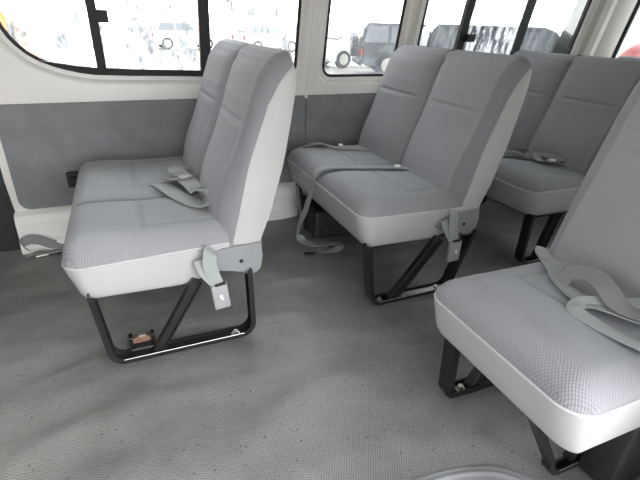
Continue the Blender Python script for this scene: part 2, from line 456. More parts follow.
    def chan(path, yb, wd, fl=.017, name='leg_frame', par=root, t=.004):
        sec = [(0, 0), (0, wd), (fl, wd), (fl, wd-t), (t, wd-t), (t, t), (fl, t), (fl, 0)]   # (inward, y)
        pts = [Vector((p[0], 0, p[1])) for p in path]; rings = []; VV = []; FF = []
        for i, p in enumerate(pts):
            tt = (pts[min(i+1, len(pts)-1)]-pts[max(i-1, 0)]).normalized(); nn = Vector((-tt.z, 0, tt.x))
            for a, b in sec: VV.append(p+nn*a+Vector((0, yb+b, 0)))
        k = len(sec)
        for i in range(len(pts)-1):
            for j in range(k): FF.append((i*k+j, (i+1)*k+j, (i+1)*k+(j+1) % k, i*k+(j+1) % k))
        FF.append(tuple(range(k))); FF.append(tuple(range((len(pts)-1)*k, len(pts)*k))[::-1])
        return mobj(name, VV, FF, M['black'], par, True, angle=40)
    def arc(c, a0, a1, r, n=7): return [(c[0]+r*math.cos(math.radians(a0+(a1-a0)*k/n)), c[1]+r*math.sin(math.radians(a0+(a1-a0)*k/n))) for k in range(n+1)]
    R = .055
    path = [(lg['ft'], .262)]+arc((lg['fb']+R, R+.002), 180, 270, R)+arc((lg['rb']-R, R+.002), 270, 360, R)+[(lg['rt'], .262)]
    ybs = [leg_y]+([W-.16] if far_leg else [])
    for n_, yb in enumerate(ybs):
        fr = chan(path, yb, wd)
        if n_ == 0:
            bm = bmesh.new(); t_ = .0013
            tube(bm, [(lg['fb']+R*.8, yb-.0004, .0185), (lg['rb']-R*.8, yb-.0004, .0185)], t_, 6)  # bright line along the rim: worn paint plus a painted highlight
            bobj('worn_rim_highlight', bm, M['edge'], fr)
        # brace
        a = Vector((lg['bb'], 0, .006)); b = Vector((lg['bt'], 0, .25)); dr = (b-a).normalized(); nn = Vector((-dr.z, 0, dr.x))
        bm = bmesh.new()
        h = .015
        prism(bm, [tuple((q.x, q.z)) for q in (a-nn*h, a+nn*h, b+nn*h, b-nn*h)], yb+.008, yb+.036, .002)
        prism(bm, [tuple((q.x, q.z)) for q in (a-nn*h, a-nn*(h-.005), b-nn*(h-.005), b-nn*h)], yb-.0, yb+.009, .0008)
        bobj('brace', bm, M['black'], fr)
        for bx in lg.get('bolts', (lg['fb']+.035, lg['rb']-.045)):
            bm = bmesh.new()
            cyl(bm, (bx, yb+.021, .009), (0, 0, 1), .015, .003, 20); cyl(bm, (bx, yb+.021, .015), (0, 0, 1), .009, .011, 6)
            cyl(bm, (bx, yb+.021, .022), (0, 0, 1), .005, .006, 10)
            bobj('bolt', bm, M['steel'], fr)
        if lg.get('plate') and n_ == 0:
            bm = bmesh.new(); box(bm, ((lg['bb']+lg['rb'])/2+.01, yb+.025, .008), (lg['rb']-lg['bb']-.09, .030, .004), bev=.001)
            bobj('mounting_plate', bm, M['zinc'], fr)
    # ---- hinge covers
    if hinge:
        hp = [(.362, .300), (.375, .325), (.405, .341), (.45, .353), (.56, .357), (.577, .352), (.578, .30), (.576, .27), (.570, .250), (.560, .239), (.545, .234), (.52, .238), (.507, .247), (.497, .260), (.482, .266), (.43, .270), (.39, .280)]
        for ya, yb in (((-hdy, .02), (W-.02, W+hdy))):
            bm = bmesh.new(); prism(bm, [(a+dx, b) for a, b in hp], ya, yb, .007)
            hc = bobj('hinge_cover', bm, M['hinge'], root, True, 40)
            bm = bmesh.new(); cyl(bm, (.505+dx, ya-.0 if ya < 0 else yb, .292), (0, 1, 0), .007, .003, 14)
            bobj('screw_hole', bm, M['dark'], hc)
        # dark recliner tube along the back
        bm = bmesh.new(); tube(bm, [(.53+dx, .02, .30), (.53+dx, W-.02, .30)], .016, 12)
        bobj('cross_tube', bm, M['black'], root)
    return root

b1 = bench(-.232, 1.27, .88, 'grey two-place bench nearest the left edge, pale vinyl side panel facing the viewer', dx=.004, hs=.955, zf=.343, zbot=.238, ztop=.420, groove=.345,
           leg_y=-.030, wd=.05, legs=dict(ft=.050, fb=.070, rb=.545, rt=.540, bt=.362, bb=.212, bolts=(.475,)))
b2 = bench(.722, 1.27, .86, 'middle grey bench under the narrow window, belt draped over its front edge', dx=-.045, hs=.935, zf=.372, zbot=.25,
           leg_y=-.028, wd=.05, legs=dict(ft=.018, fb=.045, rb=.445, rt=.520, bt=.345, bb=.150, plate=True, bolts=(.10, .37)))
b3 = bench(.668, .335, .468, 'single grey seat nearest the viewer, cut by the right edge of the picture', nmod=1, dx=-.06, hs=1.0, depth=1.0, ztop=.408, hinge=True, mesh_f=.11, mesh_s=.05,
           leg_y=.100, wd=.026, far_leg=False, legs=dict(ft=.03, fb=.150, rb=.50, rt=.52, bt=.34, bb=.26, bolts=(.185,)))
b4 = bench(1.555, 1.29, .85, 'dark shaded grey bench behind the middle bench, below the sliding window', dx=-.085, hs=.90, ztop=.40,
           legs=dict(ft=.035, fb=.035, rb=.45, rt=.52, bt=.21, bb=.145))
b5 = bench(2.36, 1.10, 1.02, 'rearmost grey bench, only a sliver of its back showing below the rear window', nmod=2, dx=-.035, hs=.855)
bm = bmesh.new(); box(bm, (.43, .06, .118), (.34, .09, .225), None, .012, 3); bobj('shade_filler', bm, M['dark'], b3, True, 40)  # dark box added to stand in for deep shade under the seat
# far-side leg of the single seat (the foot at the aisle)
def aisle_leg():
    lg = dict(ft=.13, fb=.118, rb=.50)
    pts = []
    R = .03
    path = [(.085, .262), (.096, R)]+[(.100+R+R*math.cos(math.radians(a)), R+.002+R*math.sin(math.radians(a))) for a in (180, 200, 220, 240, 255, 270)]+[(.46, .002), (.49, .02), (.50, .262)]
    yb = .400; wd = .045; t = .004; fl = .022
    sec = [(0, 0), (0, wd), (fl, wd), (fl, wd-t), (t, wd-t), (t, t), (fl, t), (fl, 0)]
    P3 = [Vector((p[0]-.016, 0, p[1])) for p in path]; V = []; F = []
    for i, p in enumerate(P3):
        tt = (P3[min(i+1, len(P3)-1)]-P3[max(i-1, 0)]).normalized(); nn = Vector((-tt.z, 0, tt.x))
        for a, b in sec: V.append(p+nn*a+Vector((0, yb+b, 0)))
    k = 8
    for i in range(len(P3)-1):
        for j in range(k): F.append((i*k+j, (i+1)*k+j, (i+1)*k+(j+1) % k, i*k+(j+1) % k))
    F.append(tuple(range(k))); F.append(tuple(range((len(P3)-1)*k, len(P3)*k))[::-1])
    fr = mobj('leg_frame', V, F, M['black'], b3, True, angle=40)
    a = Vector((.185, 0, .006)); b = Vector((.32, 0, .25)); dr = (b-a).normalized(); nn = Vector((-dr.z, 0, dr.x)); h = .016
    bm = bmesh.new()
    prism(bm, [tuple((q.x, q.z)) for q in (a-nn*h, a+nn*h, b+nn*h, b-nn*h)], yb+.006, yb+.038, .002)
    bobj('brace', bm, M['black'], fr)
    bm = bmesh.new(); cyl(bm, (.148, yb+.022, .009), (0, 0, 1), .016, .003, 20); cyl(bm, (.148, yb+.022, .016), (0, 0, 1), .010, .012, 6)
    bobj('bolt', bm, M['steel'], fr)
aisle_leg()
# floor catch with a rusty top at the front foot of bench 1
rt = thing('floor_catch', (-.060, 1.300, 0), 'small rust-stained floor catch at the front foot of the leftmost bench', 'bracket')
bm = bmesh.new(); box(bm, (0, 0, .012), (.075, .05, .024), bev=.004); bobj('base', bm, M['black'], rt)
bm = bmesh.new(); box(bm, (0, .012, .036), (.06, .022, .022), bev=.004); bobj('rusty_block', bm, M['rust'], rt)
for sx in (-1, 1):
    bm = bmesh.new(); box(bm, (sx*.034, .008, .040), (.012, .03, .034), bev=.003); bobj('prong', bm, M['black'], rt)
bm = bmesh.new(); box(bm, (.002, .012, .0485), (.022, .014, .003), bev=.001); bobj('bare_patch', bm, M['steel'], rt)

# ------------------------------------------------------------------ hanging buckles
def side_buckle(loc, label, tilt=0.0):
    t = thing('belt_buckle', loc, label, 'seat belt', 'buckles hanging at the bench sides')
    # loc = top anchor. webbing folds over, buckle hangs below
    ribbon('strap', [(.012, .016, .030, 0, -1, .3), (.004, -.004, .020, 0, -1, .2), (.0, -.012, -.01, 0, -1, 0), (.008, -.013, -.05, 0, -1, 0), (.018, -.010, -.085, 0, -1, 0)], .042, M['web'], t, .003)
    ribbon('strap', [(-.03, .010, .000, 0, -1, 0), (-.022, -.004, -.03, 0, -1, 0), (-.004, -.010, -.06, 0, -1, 0), (.016, -.012, -.088, 0, -1, 0)], .030, M['web'], t, .003)
    R = Matrix.Rotation(tilt, 3, 'Y')
    bm = bmesh.new(); box(bm, (.026, -.012, -.128), (.052, .020, .092), R, .006, 3); b = bobj('buckle', bm, M['buckle'], t, True, 40)
    bm = bmesh.new(); box(bm, (.026, -.0245, -.125), (.009, .002, .013), R, .0008); box(bm, (.031, -.0245, -.136), (.006, .002, .007), R, .0008)
    bobj('scuff_mark', bm, M['mark'], b)
    bm = bmesh.new(); box(bm, (.026, -.012, -.083), (.034, .022, .006), R, .001); bobj('slot', bm, M['dark'], b)
side_buckle((.170, 1.236, .328), 'pale grey buckle on a short strap hanging at the side of the leftmost bench', -.10)
side_buckle((1.095, 1.236, .330), 'grey buckle hanging at the side of the middle bench', .0)

# ------------------------------------------------------------------ loose lap belts
t = thing('seat_belt', (.15, 1.65, .42), 'folded grey lap belt lying in the middle of the leftmost bench', 'seat belt')
def rel(pts, o): return [(p[0]-o[0], p[1]-o[1], p[2]-o[2])+tuple(p[3:]) for p in pts]
o = (.15, 1.65, .42)
ribbon('webbing', rel([(.070, 1.745, .422), (.085, 1.690, .434), (.112, 1.600, .436), (.140, 1.520, .436), (.172, 1.455, .436), (.198, 1.420, .442), (.212, 1.425, .458, -.8, 0, .5), (.200, 1.47, .470, -.4, 0, -1), (.185, 1.53, .466), (.176, 1.60, .462), (.168, 1.65, .460), (.158, 1.72, .462), (.150, 1.78, .458), (.165, 1.83, .450), (.2, 1.86, .44)], o), .060, M['web'], t, .0025)
ribbon('curled_end', rel([(.110, 1.745, .436), (.117, 1.70, .452), (.138, 1.652, .464), (.155, 1.665, .466), (.150, 1.71, .472)], o), .042, M['webd'], t, .0025)
bm = bmesh.new(); box(bm, (.020, .0, .046), (.048, .030, .012), Matrix.Rotation(.35, 3, 'Z'), .004, 3); bobj('adjuster', bm, M['buckle'], t, True, 40)

o = (.72, 1.80, 0)
t = thing('seat_belt', o, 'long grey belt draped over the front of the middle bench down to the floor', 'seat belt')
ribbon('webbing', rel([(1.12, 1.60, .428), (1.06, 1.635, .430), (1.0, 1.66, .428), (.93, 1.69, .426), (.86, 1.705, .428), (.79, 1.715, .432), (.745, 1.715, .428), (.716, 1.715, .405, -1, 0, .5), (.708, 1.72, .36, -1, 0, .1), (.708, 1.74, .30, -1, 0, 0), (.710, 1.80, .20, -1, 0, 0), (.712, 1.87, .11, -1, 0, 0), (.712, 1.90, .045, -1, 0, .3), (.725, 1.87, .012, -.2, 0, 1), (.760, 1.815, .008), (.80, 1.80, .008), (.84, 1.795, .010), (.868, 1.765, .02), (.862, 1.72, .028, 0, 0, 1), (.83, 1.700, .022), (.79, 1.715, .020)], o), .040, M['web'], t, .0025)
bm = bmesh.new(); box(bm, (.065, -.075, .020), (.055, .045, .006), Matrix.Rotation(.2, 3, 'Z'), .002); bobj('tongue', bm, M['steel'], t)
bm = bmesh.new(); box(bm, (-.01, -.07, .008), (.055, .022, .005), Matrix.Rotation(-.25, 3, 'Z'), .0015); bobj('latch_plate', bm, M['dark'], t)
bm = bmesh.new(); box(bm, (.355, -.18, .438), (.028, .022, .010), Matrix.Rotation(.3, 3, 'Z'), .004); bobj('buckle', bm, M['mark'], t)

o = (.9, 2.06, .42)
t = thing('seat_belt', o, 'dark-edged belt end lying on the window end of the middle bench', 'seat belt')
ribbon('webbing', rel([(.79, 2.075, .425), (.84, 2.06, .445), (.89, 2.05, .448), (.93, 2.04, .435), (.99, 2.0, .428), (1.05, 1.96, .428), (1.12, 1.92, .43)], o), .045, M['webd'], t, .0025)
bm = bmesh.new(); box(bm, (.09, -.03, .018), (.02, .02, .012), None, .003); bobj('tongue', bm, M['mark'], t)

o = (.95, .53, .42)
t = thing('seat_belt', o, 'looped grey belt lying on the nearest single seat', 'seat belt')
ribbon('webbing', rel([(1.07, .80, .412), (1.03, .745, .420), (1.0, .70, .424), (.965, .655, .428), (.935, .60, .432), (.925, .555, .436), (.945, .50, .440), (.98, .45, .436), (1.03, .42, .434)], o), .046, M['web'], t, .003)
ribbon('upper_loop', rel([(.945, .640, .432, -.5, 0, 1), (.965, .625, .462, -.6, .2, .8), (.965, .575, .480, -.5, 0, 1), (.950, .530, .476, -.4, -.2, 1), (.945, .490, .458, -.3, 0, 1), (.975, .455, .446), (1.03, .44, .446)], o), .046, M['webd'], t, .003)
ribbon('lower_loop', rel([(1.05, .470, .452, -.9, 0, .6), (.99, .488, .450, -.9, 0, .6), (.945, .515, .446, -1, 0, .5), (.905, .545, .438, -1, 0, .5), (.878, .545, .434, -.7, 0, 1), (.872, .520, .430, -.4, 0, 1), (.872, .480, .430, -.2, 0, 1), (.878, .435, .430), (.895, .385, .430), (.93, .345, .42), (.98, .33, .40)], o), .030, M['web'], t, .003)
ribbon('tucked_end', rel([(1.12, .835, .40), (1.08, .815, .418), (1.05, .79, .424), (1.03, .74, .424), (1.05, .70, .422)], o), .035, M['web'], t, .003)

o = (1.80, 1.50, .42)
t = thing('seat_belt', o, 'crumpled belt lying on the shaded bench behind the middle bench', 'seat belt')
ribbon('webbing', rel([(1.78, 1.74, .42), (1.80, 1.68, .436), (1.83, 1.62, .428), (1.85, 1.58, .440), (1.84, 1.53, .424), (1.86, 1.49, .436), (1.90, 1.47, .425)], o), .045, M['web'], t, .0025)
ribbon('webbing_tail', rel([(1.82, 1.74, .436), (1.84, 1.66, .446, .5, 0, 1), (1.87, 1.60, .44), (1.88, 1.52, .446, -.5, 0, 1), (1.90, 1.45, .44)], o), .04, M['webd'], t, .0025)
bm = bmesh.new(); box(bm, (.015, -.055, .03), (.03, .022, .010), Matrix.Rotation(-.3, 3, 'Z'), .004); bobj('buckle', bm, M['mark'], t)

o = (-.44, 2.2, 0)
t = thing('seat_belt', o, 'crumpled dusty belt lying on the floor against the white sill', 'seat belt')
ribbon('webbing', rel([(-.52, 2.20, .012), (-.525, 2.19, .05, -.6, -.6, .5), (-.49, 2.185, .068, -.2, -.8, .6), (-.45, 2.185, .058, 0, -.8, .6), (-.41, 2.18, .036, 0, -.7, .7), (-.36, 2.175, .020), (-.30, 2.17, .018), (-.22, 2.16, .012)], o), .045, M['webd'], t, .003)
ribbon('webbing_fold', rel([(-.50, 2.14, .010), (-.46, 2.13, .022), (-.42, 2.14, .012), (-.36, 2.14, .014), (-.28, 2.14, .010)], o), .03, M['webd'], t, .003)
bm = bmesh.new(); box(bm, (-.005, -.075, .010), (.05, .02, .008), Matrix.Rotation(.2, 3, 'Z'), .002); bobj('tongue', bm, M['steel'], t)

# wall catch seen behind the leftmost bench, and an invented dark box filling in shade under the middle bench
o = thing('wall_bracket', (-.262, 2.236, .32), 'small black bracket on the grey wall panel beside the leftmost bench', 'bracket')
bm = bmesh.new(); box(bm, (0, -.012, 0), (.055, .03, .07), bev=.006); bobj('housing', bm, M['dark'], o)
bm = bmesh.new(); box(bm, (.0, -.045, .008), (.03, .05, .022), bev=.004); bobj('lug', bm, M['dark'], o)
o = thing('shade_box', (.90, 2.0, 0), 'made-up low black box standing in for the dark shade under the middle bench', 'box')
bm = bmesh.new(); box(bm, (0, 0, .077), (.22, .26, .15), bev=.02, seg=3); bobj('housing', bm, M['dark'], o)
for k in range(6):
    bm = bmesh.new(); box(bm, (-.112, -.09+.036*k, .09), (.006, .010, .10), bev=.002); bobj('shade_box_rib', bm, M['dark'], o)

# ------------------------------------------------------------------ van shell
WY = 2.25; SL = .2; Z0 = .66
def wy(z): return WY-SL*max(0, z-Z0)
# floor with soft wrinkles
P = []
for i in range(161):
    row = []
    for j in range(91):
        x = -1.8+4.9*i/160; y = .22+(2.33-.22)*j/90
        h = .009*(1-abs(noise.noise(Vector((x*1.6+y*2.6, y*4.2-x*2.4, 7)))))**4+.0055*noise.noise(Vector((x*2.6+y*3.6, y*6.5-x*3.0, 0)))+.0025*noise.noise(Vector((x*9-y*5, y*14+x*7, 3)))
        row.append((x, y, h-.0045))
    P.append(row)
V, F = grid(P, True); struct(mobj('floor', V, F, M['floor'], None, True))
# far wall
def rrect(x0, x1, z0, z1, r, n=6, tl=None):
    pts = []
    for (cx, cz, a0) in ((x1-r, z0+r, 270), (x1-r, z1-r, 0), (x0+r, z1-r, 90), (x0+r, z0+r, 180)):
        for k in range(n+1):
            a = math.radians(a0+90*k/n); pts.append((cx+r*math.cos(a), cz+r*math.sin(a)))
    return pts
ZT = 1.36
def win1_outline(g):
    """front side window: big swept lower front corner; g grows it outward"""
    base = [(-.098, .772), (-.150, .780), (-.205, .793), (-.250, .808), (-.294, .828), (-.330, .853), (-.359, .884), (-.378, .912), (-.392, .943), (-.402, .98), (-.41, 1.05), (-.41, ZT-.06), (-.38, ZT-.02), (-.34, ZT), (.76, ZT), (.80, ZT-.02), (.823, ZT-.06),
            (.823, .84), (.822, .80), (.812, .770), (.790, .752), (.76, .748), (.5, .756), (.2, .764), (.05, .766)]
    n = len(base); out = []
    for i in range(n):
        a = Vector(base[i-1]); b = Vector(base[i]); c = Vector(base[(i+1) % n])
        d = (c-a).normalized(); nn = Vector((-d.y, d.x)); out.append((b.x+nn.x*-g, b.y+nn.y*-g))
    return out
def grow_rrect(x0, x1, z0, z1, r, g): return rrect(x0-g, x1+g, z0-g, z1+g, r+g)
wins = [('window_1', win1_outline, (-.41, .823)), ('window_2', lambda g: grow_rrect(.975, 1.392, .748, ZT, .05, g), None),
        ('window_3', lambda g: grow_rrect(1.526, 2.70, .75, ZT, .05, g), None)]
# orientation check: outlines must wind so that +g grows
def area(p): return sum(p[i-1][0]*p[i][1]-p[i][0]*p[i-1][1] for i in range(len(p)))/2
def outline(f, g):
    a = f(0); b = f(g)
    if abs(area(b)) < abs(area(a)) and g > 0: b = f(-g)
    return b
G = .034
bm = bmesh.new()
def loop3(pts, off): return [bm.verts.new((x, wy(z)+off, z)) for x, z in pts]
outer = [(-1.8, Z0), (3.06, Z0), (3.06, 1.45), (-1.8, 1.45)]
ov = loop3(outer, 0); edges = []
for i in range(4): edges.append(bm.edges.new((ov[i], ov[(i+1) % 4])))
rims = []
for nm, f, _ in wins:
    o2 = outline(f, G+.012); v = loop3(o2, 0); rims.append((f, v, o2))
    for i in range(len(v)): edges.append(bm.edges.new((v[i-1], v[i])))
bmesh.ops.triangle_fill(bm, use_beauty=True, edges=edges, normal=(0, -1, -.2))
for f, v, o2 in rims:
    prev = v
    for g, off in ((G+.004, .004), (G-.004, .014), (G-.010, .022), (.006, .026), (.000, .034)):
        p = outline(f, g); nv = loop3(p, off); k = len(nv)
        for i in range(k): bm.faces.new((prev[i-1], prev[i], nv[i], nv[i-1]))
        prev = nv
# lower wall under the window line
lo = [bm.verts.new((x, WY, z)) for x, z in ((-1.8, 0), (3.06, 0))]
bm.faces.new((lo[0], lo[1], ov[1], ov[0]))
wr = struct(bobj('wall_right', bm, M['body'], None, True, 30))
# seals, panes
def ring(name, poly, off, r, m, parent, sy=1):
    bm = bmesh.new(); n = len(poly); rings = []
    for i, (x, z) in enumerate(poly):
        a = Vector(poly[i-1]); c = Vector(poly[(i+1) % n]); d = (c-a).normalized(); nn = Vector((-d.y, d.x))
        rr = []
        for k in range(8):
            t = 2*math.pi*k/8; q = Vector((x, z))+nn*(r*math.cos(t)); rr.append(bm.verts.new((q.x, wy(q.y)+off+r*sy*math.sin(t), q.y)))
        rings.append(rr)
    for i in range(n):
        for k in range(8): bm.faces.new((rings[i-1][k], rings[i-1][(k+1) % 8], rings[i][(k+1) % 8], rings[i][k]))
    return bobj(name, bm, m, parent, True, 60)
def pane(poly, off, m, parent, name='pane'):
    bm = bmesh.new(); vs = [bm.verts.new((x, wy(z)+off, z)) for x, z in poly]; f = bm.faces.new(vs)
    return bobj(name, bm, m, parent)
def wbar(bm, x0, x1, z0, z1, off, th):
    """bar on the sloping window plane"""
    for (a, b, c, d) in ((x0, x1, z0, z1),):
        v = [bm.verts.new((x, wy(z)+o2, z)) for o2 in (off-th, off) for x, z in ((a, c), (b, c), (b, d), (a, d))]
        for q in ((0, 1, 2, 3), (7, 6, 5, 4), (0, 4, 5, 1), (1, 5, 6, 2), (2, 6, 7, 3), (3, 7, 4, 0)): bm.faces.new([v[k] for k in q])
W = {}
for nm, f, _ in wins:
    W[nm] = struct(ring(nm, outline(f, 0.0), .030, .0085, M['rubber'], None)); W[nm].name = nm
w1 = W['window_1']
pane(outline(wins[0][1], 0), .036, M['glass_wet'], w1)
bm = bmesh.new(); wbar(bm, -.083, -.047, .772, ZT, .034, .03); bobj('window_bar', bm, M['rubber'], w1)
bm = bmesh.new(); wbar(bm, .352, .398, .76, ZT, .034, .03); bobj('window_bar', bm, M['rubber'], w1)
bm = bmesh.new()
lowp = [(-.30, .828), (-.250, .806), (-.205, .791), (-.150, .778), (-.098, .768), (.05, .762), (.36, .756), (.36, .782), (.05, .790), (-.09, .797), (-.15, .803), (-.22, .815)]
va = [bm.verts.new((x, wy(z)+.006, z)) for x, z in lowp]; vb = [bm.verts.new((x, wy(z)+.034, z)) for x, z in lowp]
bm.faces.new(va); bm.faces.new(vb)
for i in range(len(va)): bm.faces.new((va[i-1], va[i], vb[i], vb[i-1]))
bobj('lower_rail', bm, M['rubber'], w1)
bm = bmesh.new(); wbar(bm, -.050, -.008, .972, 1.018, .006, .03); bobj('window_latch', bm, M['dark'], w1)
pane(outline(wins[1][1], 0), .036, M['glass_clear'], W['window_2'])
w3 = W['window_3']
pane([(1.526, .75), (1.80, .75), (1.80, ZT), (1.526, ZT)], .036, M['glass_wet2'], w3)
pane([(1.80, .75), (2.23, .75), (2.23, ZT), (1.80, ZT)], .028, M['glass_drip'], w3)
pane([(2.23, .75), (2.70, .75), (2.70, ZT), (2.23, ZT)], .036, M['glass_wet2'], w3)
for a, b in ((1.775, 1.822), (2.205, 2.25)):
    bm = bmesh.new(); wbar(bm, a, b, .75, ZT, .034, .026); bobj('window_bar', bm, M['rubber'], w3)
bm = bmesh.new(); wbar(bm, 1.815, 1.865, .925, .965, .010, .03); bobj('window_latch', bm, M['dark'], w3)
# grey boards with a joint, sill, posts
def board(x0, x1, name):
    bm = bmesh.new(); r = .045; pts = []
    z0, z1 = .192, .655
    corners = [(x0, z0, 180)] if x0 < 0 else []
    if x0 < 0:
        for k in range(7):
            a = math.radians(180+90*k/6); pts.append((x0+r+r*math.cos(a), z0+r+r*math.sin(a)))
    else: pts.append((x0, z0))
    pts += [(x1, z0), (x1, z1), (x0, z1)]
    prism(bm, pts, WY-.012, WY+.001, .002)
    return struct(bobj(name, bm, M['panel'], None))
board(-.503, .876, 'trim_1'); board(.880, 3.05, 'trim_2')
bm = bmesh.new(); cyl(bm, (.878, WY-.014, .650), (0, 1, 0), .009, .005, 14); struct(bobj('trim_3', bm, M['body'], None, True))
bm = bmesh.new(); prism(bm, [(WY+.001, -.005), (WY-.062, -.005), (WY-.062, .035), (WY-.045, .05), (WY-.04, .135), (WY-.028, .168), (WY+.001, .186)], -.533, 3.05, 0, axis='x')
struct(bobj('baseboard_right', bm, M['body'], None))
for x0, x1 in ((-.36, -.18), (.62, .95), (1.2, 1.5)):
    bm = bmesh.new(); box(bm, ((x0+x1)/2, WY-.046, .09), (x1-x0, .008, .05), bev=.004); o = struct(bobj('trim_4', bm, M['body'], None))
# front section beyond the white edge: lower lining, shade put into its dark colour
bm = bmesh.new(); prism(bm, [(-1.8, -.01), (-.533, -.01), (-.529, .20), (-.535, .32), (-.535, .655), (-1.8, .655)], WY-.008, WY+.002, .002)
struct(bobj('trim_5', bm, M['dark'], None))
# pillars between the windows
def pillar(name, xa, xb, d, m, lip=.0):
    bm = bmesh.new(); pr = [(xa, 0), (xa+.012, d), (xb-.012, d), (xb, 0)]
    a = [bm.verts.new((x, wy(.70)-o2+.002, .70)) for x, o2 in pr]; b = [bm.verts.new((x, wy(1.45)-o2+.002, 1.45)) for x, o2 in pr]
    for i in range(3): bm.faces.new((a[i], a[i+1], b[i+1], b[i]))
    bm.faces.new(a); bm.faces.new(b)
    return struct(bobj(name, bm, m, None))
pillar('trim_6', .870, .925, .008, M['body']); pillar('trim_7', 1.432, 1.482, .014, M['pillar'])
# D pillar, curved
bm = bmesh.new(); prof = [(2.745, .002), (2.76, -.03), (2.80, -.045), (2.85, -.035), (2.88, -.05), (2.95, -.06), (3.00, -.05), (3.02, -.02), (3.055, -.015)]
A = [bm.verts.new((x, wy(.66)+o2, .66)) for x, o2 in prof]; B = [bm.verts.new((x, wy(1.45)+o2, 1.45)) for x, o2 in prof]
for i in range(len(prof)-1): bm.faces.new((A[i], A[i+1], B[i+1], B[i]))
struct(bobj('trim_8', bm, M['pillar'], None, True, 25))
# rear wall with window opening
def yzwall(name, x, yr, zr, hole, m):
    bm = bmesh.new(); o_ = [bm.verts.new((x, y, z)) for y, z in ((yr[0], zr[0]), (yr[1], zr[0]), (yr[1], zr[1]), (yr[0], zr[1]))]
    es = [bm.edges.new((o_[i-1], o_[i])) for i in range(4)]
    h = [bm.verts.new((x, y, z)) for y, z in hole]; es += [bm.edges.new((h[i-1], h[i])) for i in range(len(h))]
    bmesh.ops.triangle_fill(bm, use_beauty=True, edges=es, normal=(-1, 0, 0))
    h2 = [bm.verts.new((x+.04, y, z)) for y, z in hole]
    for i in range(len(h)): bm.faces.new((h[i-1], h[i], h2[i], h2[i-1]))
    return struct(bobj(name, bm, m))
rh = [(.30, .74), (2.17, .74), (2.195, .77), (2.195, .80), (2.175, .92), (2.125, 1.17), (2.09, 1.34), (2.07, 1.36), (.36, 1.36), (.30, 1.30)]
yzwall('wall_rear', 3.06, (.05, 2.28), (-.01, 1.45), rh, M['body'])
bm = bmesh.new(); n = len(rh); rg = []
tube(bm, [(3.065, y, z) for y, z in rh]+[(3.065, *rh[0])], .012, 8)
w4 = struct(bobj('window_4', bm, M['rubber'], None, True, 60))
bm = bmesh.new(); bm.faces.new([bm.verts.new((3.08, y, z)) for y, z in rh]); bobj('pane', bm, M['glass_wet2'], w4)
# near side wall behind and beside the viewer, with the open sliding-door gap
bm = bmesh.new(); box(bm, (1.98, .16, .72), (2.16, .04, 1.46)); struct(bobj('wall_left', bm, M['body']))
bm = bmesh.new(); box(bm, (-1.08, .16, .72), (1.46, .04, 1.46)); struct(bobj('wall_left', bm, M['body']))
bm = bmesh.new(); box(bm, (.22, .16, 1.30), (1.4, .05, .30)); struct(bobj('trim_10', bm, M['body']))  # unseen door header, set low to hold back light on the near seat
bm = bmesh.new(); box(bm, (.63, 1.23, 1.465), (4.9, 2.2, .03)); struct(bobj('ceiling', bm, M['roof']))
bm = bmesh.new(); box(bm, (-1.82, 1.2, .36), (.04, 2.1, .75)); struct(bobj('wall_front', bm, M['panel']))
# sill of the doorway
bm = bmesh.new(); box(bm, (.0, .12, -.13), (2.4, .22, .22), bev=.01); struct(bobj('trim_11', bm, M['panel']))
# ribbed step plate at the bottom edge
def step_plate():
    edge = [(.30, .535), (.40, .560), (.482, .568), (.538, .567), (.595, .562), (.663, .549), (.725, .526), (.764, .499), (.794, .463), (.82, .42), (.835, .36), (.84, .27)]
    ed = [p.to_2d() if hasattr(p, 'to_2d') else p for p in catmull([(a, b, 0) for a, b in edge], 4)]
    c = Vector((.45, .12)); V = []; F = []; P = []
    nr = 150
    for i in range(nr+1):
        t = i/nr; z = .006
        if t < .04: z = .000+.006*t/.04
        else: z = .008+.0035*abs(math.cos(t*math.pi*11))**6
        P.append([(p[0]+(c.x-p[0])*t*.75, p[1]+(c.y-p[1])*t*.75, z) for p in ed])
    V, F = grid(P, True)
    return mobj('trim_9', V, F, M['stepmat'], None, True)
M['stepmat'] = mat('grey_rubber_step', (.22, .222, .225), .38, var=.1, vscale=12)
struct(step_plate())

